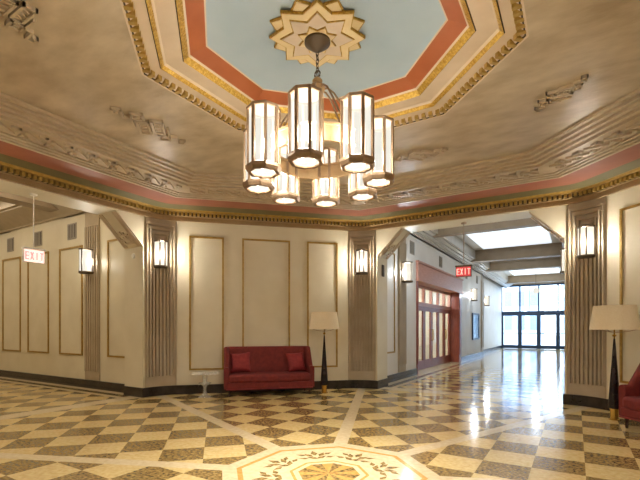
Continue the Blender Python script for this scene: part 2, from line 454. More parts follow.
# --- ceiling with its stepped octagonal recess
mb = MB()
Lo = oct_loop(AIN, ZC, rounded=False); Li = oct_loop(1.736, ZC, OX, OY, False)
strip(mb, Lo, Li, 0)
rp = [(1.736, ZC, 0), (1.715, ZC+.004, 1), (1.70, ZC+.012, 5), (1.655, ZC+.05, 2), (1.55, ZC+.052, 1), (1.54, ZC+.042, 5), (1.53, ZC+.05, 3), (1.507, ZC+.075, 3), (1.488, ZC+.095, 1),
      (1.32, ZC+.098, 1), (1.31, ZC+.09, 5), (1.30, ZC+.10, 3), (1.262, ZC+.14, 3), (1.245, ZC+.155, 1), (1.238, ZC+.16, 4), (1.09, 4.238, 4), (1.075, 4.245, 1)]
lp = [oct_loop(a, z, OX, OY, False) for a, z, _ in rp]
for i in range(1, len(rp)): strip(mb, lp[i-1], lp[i], rp[i][2])
mb.poly([lp[-1][k*(NS+1)] for k in range(8)], 6)
# dentils of the recess
for k in range(8):
    ph = k*pi/4; a = 1.675; half = a*T8; n = 16
    base = Matrix.Translation((OX, OY, 0)) @ Matrix.Rotation(ph-pi/2, 4, 'Z')
    for j in range(n):
        u = -half+(j+.5)*2*half/n
        mb.box(u-.022, u+.022, a-.03, a+.045, ZC+.002, ZC+.05, 7, base)
struct(mb.build('ceiling', [M['ceiling'], M['ivory'], M['ivory'], M['gold'], M['orange'], M['dentil_gap'], M['blue'], M['dentil']]))
# roof slab above the lobby
mb = MB(); mb.box(-5.6, 5.6, -5.6, 5.6, 5.0, 5.1); mb_r = mb.build('ceiling_slab', M['plaster']); struct(mb_r)

# ------------------------------------------------------------------ corridors
XW = 2.05; ZCW = 4.10; ZCC = 4.72
CW = [M['wall'], M['pilaster'], M['crown'], M['coffer'], M['beam']]
def side_frame(s):
    """matrix from (along, depth into room, z) to corridor coordinates for the wall on side s"""
    return lambda a, d, z: (s*(XW-d), a, z)
def wbox(mb, s, a0, a1, d0, d1, z0, z1, m=0, xw=XW):
    x = sorted((s*(xw-d0), s*(xw-d1))); mb.box(x[0], x[1], a0, a1, z0, z1, m)
def corridor_pilaster(name, phi, s, a0, a1, xw=XW):
    mb = MB(); wbox(mb, s, a0, a1, 0, .03, .2, ZCW, 0, xw)
    n = 6
    for k in range(n):
        c = a0+(k+.5)*(a1-a0)/n; wbox(mb, s, c-.028, c+.028, .03, .055, .4, 3.75, 0, xw)
    return struct(mb.build(name, M['pilaster'], rz=rot(phi)))
tn = pil_i+2
def next_trim():
    global tn; tn += 1; return 'trim_%d' % (tn-1)

def corridor_ceiling(name, phi, y0, y1, beams, glow, xw=XW):
    mb = MB()
    mb.box(-xw-.3, xw+.3, y0, y1, ZCC, ZCC+.08, 1)
    for yb, bw, zb in beams:
        mb.box(-xw, xw, yb, yb+bw, zb, ZCC, 0)
        mb.box(-xw+.4, xw-.4, yb-.05, yb, ZCC-.10, ZCC, 0); mb.box(-xw+.4, xw-.4, yb+bw, yb+bw+.05, ZCC-.10, ZCC, 0)
    ys = [y0]+[b for yb, bw, _ in beams for b in (yb, yb+bw)]+[y1]
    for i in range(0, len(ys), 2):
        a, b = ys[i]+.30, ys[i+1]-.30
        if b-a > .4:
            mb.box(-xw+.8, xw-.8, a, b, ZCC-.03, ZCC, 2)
    struct(mb.build(name, [M['beam'], M['coffer'], M[glow]], rz=rot(phi)))
    for s in (-1, 1):
        c = MB()
        st = [(0, 0), (0, .05), (.05, .05), (.05, .10), (.12, .10), (.12, .13), (.22, .15), (.22, .19), (.34, .21), (.34, .25), (.42, .25), (.42, ZCC-ZCW), (0, ZCC-ZCW)]
        if phi == 180: st = [(0, 0), (0, .03), (.04, .04), (.05, .07), (.50, .33), (.50, .38), (.56, .38), (.56, ZCC-ZCW), (0, ZCC-ZCW)]
        c.prism([(s*(xw-d), ZCW+z) for d, z in st], 'y', y0, y1)
        struct(c.build(next_trim(), M['crown'] if phi == 180 else M['crown_daylit'], rz=rot(phi)))

# --- west corridor
PHW = 180
for s, nm in ((1, 'west_corridor_right'), (-1, 'west_corridor_left')):
    mb = MB(); wbox(mb, s, 6.02, WLEN, -.25, 0, 0, ZCC); w = struct(mb.build('wall_'+nm, M['wall'], rz=rot(PHW)))
    if s == 1:
        for a0, a1 in ((6.12, 6.92), (7.92, 8.95), (9.47, 10.56), (10.96, 12.03), (12.5, 13.55), (14.0, 15.0)):
            g = MB()
            for q in ((a0, a1, 3.36-.04, 3.36), (a0, a1, .75, .79), (a0, a0+.04, .79, 3.32), (a1-.04, a1, .79, 3.32)): wbox(g, s, q[0], q[1], 0, .022, q[2], q[3])
            g.build('panel_molding', M['gold_line'], w)
    mb = MB(); wbox(mb, s, 6.02, WLEN, 0, .025, 0, .19); struct(mb.build('baseboard_'+nm, M['base'], rz=rot(PHW)))
    corridor_pilaster(next_trim(), PHW, s, 7.22, 7.78)
mb = MB(); mb.box(-2.3, 2.3, WLEN, WLEN+.2, 0, ZCC); struct(mb.build('wall_west_corridor_end', M['wall'], rz=rot(PHW)))
corridor_ceiling('ceiling_west_corridor', PHW, 6.02, WLEN, [(8.6, .4, 4.25), (12.2, .4, 4.25), (15.5, .4, 4.25)], 'coffer_glow_warm')

# --- north corridor
PHN = 90
D0, D1, YV = 8.75, 14.45, 19.4
for s, nm in ((-1, 'north_corridor_left'), (1, 'north_corridor_right')):
    mb = MB()
    if s == -1:
        wbox(mb, s, 6.02, D0, -.5, 0, 0, ZCC); wbox(mb, s, D1, YV, -.5, 0, 0, ZCC); wbox(mb, s, D0, D1, -.5, 0, 3.38, ZCC)
    else:
        wbox(mb, s, 6.02, YV, -.5, 0, 0, ZCC)
    wbox(mb, s, YV, NLEN, -.3, 0, 0, ZCC, 0, 2.35)
    w = struct(mb.build('wall_'+nm, M['wall_north'], rz=rot(PHN)))
    g = MB()
    for q in ((6.2, 6.98, 3.32, 3.36), (6.2, 6.98, .75, .79), (6.2, 6.24, .79, 3.32), (6.94, 6.98, .79, 3.32)): wbox(g, s, q[0], q[1], 0, .022, q[2], q[3])
    g.build('panel_molding', M['gold_line'], w)
    mb = MB()
    for a0, a1 in (((6.02, D0), (D1, YV)) if s == -1 else ((6.02, YV),)): wbox(mb, s, a0, a1, 0, .025, 0, .19)
    wbox(mb, s, YV, NLEN, 0, .025, 0, .19, 0, 2.35)
    struct(mb.build('baseboard_'+nm, M['base'], rz=rot(PHN)))
    corridor_pilaster(next_trim(), PHN, s, 7.22, 7.78)
    corridor_pilaster(next_trim(), PHN, s, 18.8, 19.35)
corridor_ceiling('ceiling_north_corridor', PHN, 6.02, NLEN, [(9.6, .30, 4.29), (15.3, .45, 4.25), (18.8, .45, 4.25), (25.6, .45, 4.25)], 'coffer_glow_cool')

# mahogany entrance in the left wall of the north corridor
def part(mb, name, m, parent, **k): return mb.build(name, m, parent, **k)
XD = -XW-.36       # plane of the recessed doors
ent = empty('trim_entrance', (0, 0, 0)); ent.name = next_trim(); ent['kind'] = 'structure'
mb = MB(); mb.box(-XW-.02, -XW+.07, D0-.02, D1+.02, 2.86, 3.40); mb.box(-XW-.02, -XW+.10, D0-.06, D1+.06, 3.36, 3.42); mb.box(-XW-.02, -XW+.09, D0-.05, D1+.05, 2.82, 2.88)
mb.box(XD-.06, -XW-.02, D0, D1, 2.83, 3.38)
part(mb, 'entablature', M['mahogany_light'], ent)
for y0, y1 in ((D0, D0+.14), (D1-.36, D1)):
    mb = MB(); mb.box(XD-.08, -XW+.03, y0, y1, 0, 2.83); mb.box(-XW+.02, -XW+.045, y0+.04, y1-.04, .3, 2.6); part(mb, 'jamb', M['mahogany'], ent)
nd_ = 6; yd0, yd1 = D0+.14, D1-.36; dw = (yd1-yd0)/nd_
mb = MB(); mb.box(XD-.06, XD+.04, yd0, yd1, 2.14, 2.26); mb.box(XD-.06, XD+.04, yd0, yd1, 2.74, 2.83)
for k in range(nd_+1):
    mb.box(XD-.06, XD+.04, yd0+k*dw-.05, yd0+k*dw+.05, 2.26, 2.74)
part(mb, 'transom_frame', M['mahogany_light'], ent)
mb = MB(); mb.box(XD-.012, XD-.004, yd0, yd1, 2.26, 2.74); part(mb, 'transom_glass', M['glass'], ent)
for k in range(nd_):
    a, b = yd0+k*dw+.006, yd0+(k+1)*dw-.006
    d = MB()
    d.box(XD-.03, XD+.02, a, a+.13, .01, 2.135); d.box(XD-.03, XD+.02, b-.13, b, .01, 2.135)
    d.box(XD-.03, XD+.02, a+.13, b-.13, .01, .30); d.box(XD-.03, XD+.02, a+.13, b-.13, 1.98, 2.135)
    dr = struct(d.build('door_%d' % (k+1), M['mahogany']))
    g = MB(); g.box(XD-.01, XD-.002, a+.13, b-.13, .30, 1.98); g.build('door_pane', M['glass'], dr)
    h = MB(); y = (b-.07) if k % 2 == 0 else (a+.07)
    h.tube([(XD+.02, y, .95), (XD+.07, y, .97), (XD+.07, y, 1.33), (XD+.02, y, 1.35)], .012); h.build('door_handle', M['brass'], dr, smooth=40)

mb = MB(); mb.box(-4.6, -4.5, D0-.6, D1+.6, 0, 3.3); mb.box(-4.6, XD-.2, D0-.7, D0-.6, 0, 3.3); mb.box(-4.6, XD-.2, D1+.6, D1+.7, 0, 3.3); mb.box(-4.6, XD-.06, D0-.7, D1+.7, 3.3, 3.4)
struct(mb.build('wall_added_foyer', M['wall']))  # box added behind the doors to keep open sky out of the glass
mb = MB(); mb.box(-4.6, -2.45, D0-.7, D1+.7, -.02, 0.0); struct(mb.build('floor_added_foyer', M['t_cream']))

# glazed storefront at the corridor's end
mull = [-2.35, -1.20, -.06, 1.06, 2.35]
YS = NLEN
win = MB()
for x in mull: win.box(x-.05, x+.05, YS-.06, YS+.06, 2.36, 4.3)
for x in (-.63, .50, 1.6): win.box(x-.02, x+.02, YS-.04, YS+.04, 2.5, 4.3)
win.box(-2.35, 2.35, YS-.08, YS+.08, 2.36, 2.54); win.box(-2.35, 2.35, YS-.05, YS+.05, 4.22, 4.34)
window = struct(win.build('window_1', M['steel_blue']))
g = MB(); g.box(-2.33, 2.33, YS-.005, YS+.005, 2.54, 4.22); g.build('window_pane', M['glass'], window)
mb = MB(); mb.box(-2.65, 2.65, YS-.1, YS+.15, 4.34, ZCC+.08); struct(mb.build('wall_north_end', M['beam']))
for k in range(4):
    x0, x1 = mull[k], mull[k+1]
    d = MB()
    d.box(x0, x0+.12, YS-.06, YS+.06, 0, 2.36); d.box(x1-.12, x1, YS-.06, YS+.06, 0, 2.36)
    d.box(x0+.12, x1-.12, YS-.04, YS+.04, .01, .24); d.box(x0+.12, x1-.12, YS-.04, YS+.04, 2.24, 2.36)
    dr = struct(d.build('door_%d' % (nd_+1+k), M['steel_blue']))
    g = MB(); g.box(x0+.12, x1-.12, YS-.005, YS+.005, .24, 2.24); g.build('door_pane', M['glass'], dr)
    h = MB(); h.box(x0+.12, x1-.12, YS-.10, YS-.07, 1.02, 1.07); h.box(x0+.12, x0+.16, YS-.08, YS-.03, 1.02, 1.07); h.box(x1-.16, x1-.12, YS-.08, YS-.03, 1.02, 1.07)
    h.build('push_bar', M['mullion'], dr)

# street outside
mb = MB(); mb.box(-60, 60, -30, 90, -.12, -.03); g_ = mb.build('ground', M['pavement']); struct(g_)
def building(name, x0, x1, y, h, label, cols, rows):
    b = empty(name, ((x0+x1)/2, y, -.03)); w = (x1-x0)
    mb = MB(); mb.box(-w/2, w/2, 0, 6, 0, h); mb.build('facade', M['facade'], b)
    for i in range(cols):
        for j in range(rows):
            cx = -w/2+(i+.5)*w/cols; cz = 1.2+j*(h-1)/rows
            g = MB(); g.box(cx-w/cols*.3, cx+w/cols*.3, -.05, .02, cz, cz+(h-1)/rows*.62); g.build('window', M['facade_win'], b)
    tag(b, label, 'building')
building('building', -9, -1.2, 48, 9, 'pale stone building seen through the left glass doors at the corridor end', 6, 3)
building('building', 0.6, 10, 52, 8, 'pale stone building farther right through the glass doors at the corridor end', 6, 3)

# ------------------------------------------------------------------ things
# ceiling rosette
def star(n, r0, r1, off=0):
    return [((r0 if i % 2 == 0 else r1)*cos(off+i*pi/n), (r0 if i % 2 == 0 else r1)*sin(off+i*pi/n)) for i in range(2*n)]
RC = (-0.10, -0.05)
ros = empty('ceiling_rosette', (RC[0], RC[1], 4.245))
tag(ros, 'gold and cream star rosette on the blue centre of the ceiling', 'ceiling rosette')
def star_plate(name, r0, r1, z0, z1, m, off):
    mb = MB(); S = star(8, r0, r1, off); n = len(S)
    vs = [(x, y, z0) for x, y in S]+[(x, y, z1) for x, y in S]+[(0, 0, z0)]
    mb.mesh(vs, [(i, (i+1) % n, (i+1) % n+n, i+n) for i in range(n)]+[(2*n, (i+1) % n, i) for i in range(n)])
    return mb.build(name, m, ros)
o1 = radians(22.5+9)
star_plate('back_star', .475, .37, -.018, 0, M['gold'], o1+pi/8); star_plate('back_star', .46, .352, -.024, -.018, M['rosette_cream'], o1+pi/8)
star_plate('front_star', .465, .345, -.045, -.018, M['gold'], o1); star_plate('front_star', .452, .335, -.05, -.04, M['rosette_cream'], o1)
star_plate('inner_star', .36, .25, -.056, -.05, M['gold'], o1); star_plate('inner_star', .345, .237, -.06, -.05, M['ivory'], o1)
star_plate('core_star', .20, .14, -.068, -.06, M['gold'], o1+pi/8); star_plate('core_star', .185, .128, -.074, -.06, M['rosette_cream'], o1+pi/8)

# ceiling ornaments
def ornament(phi, label, k=1.0):
    t = MB(); h = .036; RT = Matrix.Rotation(pi/4, 4, 'Z')
    def bx(*a): t.box(*a, 0, RT)
    def fr(u0, u1, v0, v1, w=.028):
        for q in ((u0, u1, v1-w, v1), (u0, u1, v0, v0+w), (u0, u0+w, v0, v1), (u1-w, u1, v0, v1)): bx(q[0], q[1], q[2], q[3], -h, 0)
        bx(u0+w, u1-w, v0+w, v1-w, -.014, 0)
    for sg in (1, -1):
        o_ = lambda a, b, c, d, f=fr: f(*(sorted((sg*a, sg*b))+sorted((sg*c, sg*d))))
        o_(-.16, .20, .012, .165)
        o_(-.335, -.175, .05, .21)
        ln = lambda a, b, c, d: bx(a, b, c, d, -h, 0)
        o_(-.20, .02, .19, .215, ln); o_(-.225, -.20, .19, .30, ln)
        o_(-.40, -.225, .28, .305, ln); o_(-.40, -.375, .28, .40, ln); o_(-.40, -.30, .375, .40, ln); o_(-.325, -.30, .33, .40, ln)
        o_(-.275, -.235, .10, .16, ln)
        for q_ in range(3):
            u = -.075+q_*.085; v = .045
            pts = [(sg*(u-.03), sg*v), (sg*(u+.03), sg*v), (sg*u, sg*(v+.075))]
            t.prism([((x-y)*.7071, (x+y)*.7071) for x, y in pts], 'z', -.030, -.012)
    t.v = [(x*k, y*k, z) for x, y, z in t.v]
    o = t.build('ceiling_ornament', M['plaster'], loc=fpos(phi, 0, 2.66, ZC), rz=rot(phi))
    tag(o, label, 'ceiling ornament', 'plaster ornaments around the ceiling recess')
ornament(180, 'stepped plaster ceiling ornament on the tan ceiling left of the chandelier')
ornament(135, 'stepped plaster ceiling ornament half hidden behind the chandelier lanterns')
ornament(90, 'stepped plaster ceiling ornament just right of the chandelier, above the corridor arch', .8)
ornament(45, 'stepped plaster ceiling ornament on the ceiling above the right lamp', .66)
ornament(225, 'stepped plaster ceiling ornament cut by the top left corner of the photo', .72)

# chandelier
ch = empty('chandelier', (RC[0], RC[1], 2.77))
tag(ch, 'large bronze chandelier with a ring of eight lit octagonal glass lanterns', 'chandelier')
zb = 2.77
mb = MB(); mb.lathe([(.0, 4.07-zb), (.02, 4.075-zb), (.05, 4.09-zb), (.10, 4.13-zb), (.125, 4.15-zb), (.125, 4.18-zb)], 28); mb.build('canopy', M['dark_bronze'], ch, smooth=40)
mb = MB(); z = 4.075-zb; k = 0
while z > 3.87-zb:
    pts = []
    for i in range(10):
        a = 2*pi*i/10; x, zz = .014*cos(a), .026*sin(a)
        pts.append((x, 0, z-.02+zz) if k % 2 == 0 else (0, x, z-.02+zz))
    mb.tube(pts, .0045, 6, closed=True); z -= .04; k += 1
mb.tube([(.03*cos(2*pi*i/14), 0, 3.855-zb+.032*sin(2*pi*i/14)) for i in range(14)], .007, 6, closed=True)
mb.build('chain', M['dark_bronze'], ch, smooth=60)
mb = MB(); mb.lathe([(.0, 3.64-zb), (.03, 3.65-zb), (.07, 3.69-zb), (.075, 3.73-zb), (.045, 3.765-zb), (.05, 3.79-zb), (.03, 3.815-zb), (.0, 3.825-zb)], 24); mb.build('hub', M['hoop'], ch, smooth=40)
RL = .585
mb = MB(); mb.lathe([(RL-.125, .25), (RL-.11, .25), (RL-.11, .38), (RL-.125, .38), (RL-.125, .25)], 48, cap=False)
mb.lathe([(RL-.135, .235), (RL-.10, .235), (RL-.10, .255), (RL-.135, .255), (RL-.135, .235)], 48, cap=False); mb.lathe([(RL-.135, .375), (RL-.10, .375), (RL-.10, .395), (RL-.135, .395), (RL-.135, .375)], 48, cap=False)
mb.build('hoop', M['hoop'], ch, smooth=40)
proto = None
for i in range(8):
    a = pi/8+i*pi/4
    arm = MB()
    arm.tube([(cos(a)*r, sin(a)*r, z) for r, z in ((.05, .93), (.10, .94), (.16, .89), (.24, .76), (.33, .60), (.41, .48), (.46, .385))], .009, 8); arm.build('arm', M['bronze'], ch, smooth=60)
    if proto is None:
        f = MB()
        def octp(r, z): return [(r*cos(pi/8+k*pi/4), r*sin(pi/8+k*pi/4), z) for k in range(8)]
        rl = .142
        for k in range(8):
            t = pi/8+k*pi/4; T = Matrix.Rotation(t, 4, 'Z')
            f.box(rl-.012, rl+.008, -.013, .013, .05, .55, 0, T)
        def osol(prof):
            vs = []; fs = []
            for r, z in prof: vs += octp(r, z)
            for j in range(len(prof)-1):
                for k in range(8): fs.append((j*8+k, j*8+(k+1) % 8, (j+1)*8+(k+1) % 8, (j+1)*8+k))
            f.mesh(vs, fs)
        osol([(.112, .012), (.115, 0), (.145, 0), (.160, .028), (.160, .055), (.148, .062), (.130, .062)])
        osol([(.130, .545), (.150, .545), (.155, .56), (.150, .572), (.02, .582), (.0, .582)])
        f.box(-.02, .02, -.02, .02, .25, .38) if False else None
        proto = f.build('lantern', M['bronze'], ch, rz=a)
        g = MB(); vs = octp(rl-.008, .06)+octp(rl-.008, .547)
        g.mesh(vs, [(k, (k+1) % 8, (k+1) % 8+8, k+8) for k in range(8)]); g.build('lantern_glass', M['lamp_glass'], proto)
        d = MB(); d.lathe([(.0, .006), (.113, .012)], 32, cap=False); d.build('lantern_diffuser', M['lamp_disc'], proto)
        l = proto
    else:
        l = copy_tree(proto, ch)
    l.location = (cos(a)*RL, sin(a)*RL, 0); l.rotation_euler = (0, 0, a)

WARM = (1, .955, .865)
COOL = (.76, .87, 1)
def bulb(loc, power, radius=.06, col=WARM):
    L = bpy.data.lights.new('bulb', 'POINT'); L.energy = power; L.shadow_soft_size = radius; L.color = col
    o = bpy.data.objects.new('bulb', L); C.objects.link(o); o.location = loc
    return o
for i in range(8):
    a = pi/8+i*pi/4
    bulb((RC[0]+cos(a)*RL, RC[1]+sin(a)*RL, 2.77+.25), LANTERN_W, .09)
    L = bpy.data.lights.new('down_bulb', 'SPOT'); L.energy = DOWN_W; L.spot_size = radians(165); L.spot_blend = .6; L.shadow_soft_size = .1; L.color = WARM
    o = bpy.data.objects.new('down_bulb', L); C.objects.link(o); o.location = (RC[0]+cos(a)*RL, RC[1]+sin(a)*RL, 2.75)

# wall sconces
def make_sconce():
    s = empty('wall_sconce')
    r, k = .13, 1.75
    b = MB(); b.box(-.135, .135, -.02, 0.0, -.27, .27); b.build('back_plate', M['bronze'], s)
    g = MB(); g.lathe([(r, -.235), (r, .245)], 20, (0, -.02, 0), a0=pi, a1=2*pi, cap=False, sy=k); g.build('glass_shade', M['sconce_glass'], s, smooth=60)
    for nm, z0, z1, rr in (('top_cap', .245, .275, .142), ('bottom_cap', -.285, -.235, .142)):
        c = MB(); c.lathe([(rr-.012, z0), (rr, z0+.01), (rr, z1)], 20, (0, -.02, 0), a0=pi, a1=2*pi, sy=k); c.build(nm, M['dark_bronze'], s)
    for ang in (-84, -22, 22, 84):
        t = radians(270+ang); c = MB(); c.box(-.011, .011, -.012, .012, -.235, .245, 0, Matrix.Translation((r*cos(t), -.02+k*r*sin(t), 0)) @ Matrix.Rotation(t, 4, 'Z')); c.build('bar', M['dark_bronze'], s)
    return s
sproto = make_sconce(); used = [False]
def sconce(loc, rz, label, power=None, col=WARM, depth=1.0):
    s = sproto if not used[0] else copy_tree(sproto); used[0] = True
    s.location = loc; s.rotation_euler = (0, 0, rz); s.scale = (1, depth, 1)
    bulb((loc[0]+sin(rz)*.11, loc[1]-cos(rz)*.11, loc[2]), power or SCONCE_W, .09, col)
    tag(s, label, 'wall lamp', 'bronze half-round wall sconces')
cr = (R-RHO)/cos(pi/8)+RHO
lab = {0: 'added unseen sconce on the curved pilaster behind the camera, north of east', 1: 'lit half-round sconce on the fluted pilaster right of the corridor arch', 2: 'lit half-round sconce on the fluted pilaster between sofa wall and right corridor',
       3: 'lit half-round sconce on the fluted pilaster left of the sofa wall', 4: 'added unseen sconce on the pilaster beyond the left edge, west side', 5: 'added unseen sconce on the pilaster behind the camera, southwest side', 6: 'added unseen sconce on the pilaster behind the camera, south side', 7: 'added unseen sconce on the pilaster behind the camera, southeast side'}
for k in (1, 2, 3, 4, 5, 6, 7, 0):  # the five beyond view are added by symmetry to even the room light
    mid = (k+.5)*pi/4; rr = cr-.035
    sconce((cos(mid)*rr, sin(mid)*rr, 2.92), mid-pi/2, lab[k], depth=.62)
# on the corridor pilasters: local corridor (x, y) -> world
def cpos(phi, x, y, z): return fpos(phi, x, y, z)
sconce(cpos(180, XW-.055, 7.5, 2.92), rot(180)-pi/2, 'lit half-round sconce on the flat pilaster in the left corridor')
sconce(cpos(90, -XW+.055, 7.5, 2.92), rot(90)+pi/2, 'lit half-round sconce beside the mahogany doors, just inside the right corridor', 420, COOL)
sconce(cpos(90, XW-.055, 7.5, 2.92), rot(90)-pi/2, 'lit half-round sconce peeking past the right jamb of the corridor arch', 420, COOL)
sconce(cpos(90, -XW, 16.6, 2.92), rot(90)+pi/2, 'lit sconce on the corridor wall just past the mahogany doors, behind the exit sign', 420, COOL)
sconce(cpos(90, -2.35, 21.6, 2.92), rot(90)+pi/2, 'lit sconce farthest down the right corridor near the glass doors', 420, COOL)

for yy in (10.2, 12.9): bulb((-3.5, yy, 2.9), 110, .12, (.94, .97, 1))  # unseen bulbs added to light the space behind the mahogany doors

bulb((.1, 23.4, 3.5), 1100, .13, COOL)

# exit signs
def letters(mb, m, y, h=.13, w=.056, gap=.018, t=.017):
    x = -(4*w+3*gap)/2; z0 = -h/2
    B = lambda a, b, c, d: mb.box(a, b, y-.006, y, c, d, m)
    # E
    B(x, x+t, z0, z0+h)
    for zz in (z0, z0+h/2-t/2, z0+h-t): B(x+t, x+w, zz, zz+t)
    x += w+gap
    for sg in (-1, 1):
        a = math.atan2(h, w-t); L_ = sqrt(h*h+(w-t)**2)
        mb.box(-L_/2, L_/2, -.003, .003, -t/2, t/2, m, Matrix.Translation((x+w/2, y-.003, 0)) @ Matrix.Rotation(sg*a, 4, 'Y'))
    x += w+gap
    B(x+w/2-t/2, x+w/2+t/2, z0, z0+h)
    x += w+gap
    B(x+w/2-t/2, x+w/2+t/2, z0, z0+h-t); B(x, x+w, z0+h-t, z0+h)
def exit_sign(phi, p, panel, letter, frame, rodm, label):
    s = empty('exit_sign', fpos(phi, 0, p, 2.60), rot(phi))
    top = ZO-2.60
    mb = MB(); mb.lathe([(.0, top-.03), (.05, top-.025), (.06, top)], 20); mb.build('ceiling_mount', rodm, s, smooth=40)
    mb = MB(); mb.tube([(0, 0, .12), (0, 0, top-.02)], .008); mb.build('rod', rodm, s)
    mb = MB(); mb.box(-.17, .17, -.04, .04, .105, .135); mb.box(-.16, .16, -.025, .025, -.11, .105); mb.build('housing', frame, s)
    mb = MB(); mb.box(-.15, .15, -.03, -.026, -.10, .10); mb.build('panel', panel, s)
    mb = MB(); letters(mb, 0, -.031); mb.build('lettering', letter, s)
    tag(s, label, 'exit sign', 'hanging exit signs')
exit_sign(180, 5.72, M['exit_white'], M['exit_red'], M['white'], M['white'], 'pale lit EXIT sign on a white rod in the left archway')
exit_sign(90, 5.72, M['exit_dark'], M['exit_pink'], M['dark_bronze'], M['bronze'], 'red lit EXIT sign on a dark rod in the right corridor archway')

# vents
def vent(phi, s, y, label, group):
    loc = fpos(phi, s*XW, y, 3.74); rz = rot(phi)-s*pi/2
    v = empty('air_vent', loc, rz)
    mb = MB(); mb.box(-.19, .19, -.015, 0, -.19, .19); mb.build('frame', M['vent'], v)
    mb = MB(); mb.box(-.16, .16, -.018, -.013, -.16, .16); mb.build('opening', M['vent_dark'], v)
    mb = MB()
    for k in range(4): mb.box(-.125+k*.07, -.095+k*.07, -.024, -.016, -.16, .16)
    mb.build('grille', M['vent'], v)
    tag(v, label, 'vent', group)
vent(180, 1, 8.38, 'square wall vent in the left corridor nearest the sconce', 'left corridor vents')
vent(180, 1, 10.0, 'square wall vent in the left corridor, middle of three, above the exit sign', 'left corridor vents')
vent(180, 1, 11.55, 'square wall vent in the left corridor farthest left, at the photo edge', 'left corridor vents')
vent(90, -1, 8.36, 'square wall vent above the sconce at the near end of the mahogany entrance', 'right corridor vents')
vent(90, -1, 11.4, 'square wall vent above the middle of the mahogany entrance', 'right corridor vents')
vent(90, -1, 15.5, 'square wall vent on the white wall just past the mahogany entrance', 'right corridor vents')
vent(90, -1, 17.8, 'square wall vent before the far pilaster in the right corridor', 'right corridor vents')

# alarm devices in the two reveals
mb = MB(); mb.lathe([(.0, .02), (.05, .018), (.06, 0)], 24); a = mb.build('smoke_alarm', M['white'], loc=(0, 0, 0))
a.matrix_world = Matrix.Translation(fpos(180, HW, 5.72, 2.88)) @ Matrix.Rotation(rot(180), 4, 'Z') @ Matrix.Rotation(radians(-90), 4, 'Y')
tag(a, 'small round white disc on the left arch jamb below the chamfer', 'alarm')
mb = MB(); mb.box(0, .03, -.06, .06, -.14, .14); o = mb.build('wall_speaker', M['vent_dark'], loc=(-HW, 5.72, 2.75), bevel=.02)
tag(o, 'small dark upright wall box on the right corridor arch jamb', 'wall box')

# display case on the corridor wall
dc = empty('display_case', (-XW, 17.4, .85), rot(90)+pi/2)
mb = MB()
for q in ((-.75, .75, 0, .08), (-.75, .75, 1.17, 1.25), (-.75, -.67, .08, 1.17), (.67, .75, .08, 1.17)): mb.box(q[0], q[1], -.06, 0, q[2], q[3])
mb.build('frame', M['steel_blue'], dc)
mb = MB(); mb.box(-.67, .67, -.03, 0, .08, 1.17); mb.build('poster', M['poster'], dc)
mb = MB(); mb.box(-.67, .67, -.05, -.046, .08, 1.17); mb.build('glass_front', M['glass'], dc)
tag(dc, 'blue glazed poster case on the corridor wall past the mahogany doors', 'display case')

# pendant near the glass doors
pn = empty('pendant_lamp', (0.1, 23.4, 3.35))
mb = MB(); mb.lathe([(.0, 0), (.12, .03), (.16, .16), (.14, .30), (.05, .36)], 20); mb.build('globe', M['lamp_glass'], pn, smooth=50)
mb = MB(); mb.tube([(0, 0, .34), (0, 0, ZCC-.03-3.35)], .012); mb.build('rod', M['dark_bronze'], pn)
tag(pn, 'white glass pendant lamp hanging before the glass doors', 'pendant lamp')

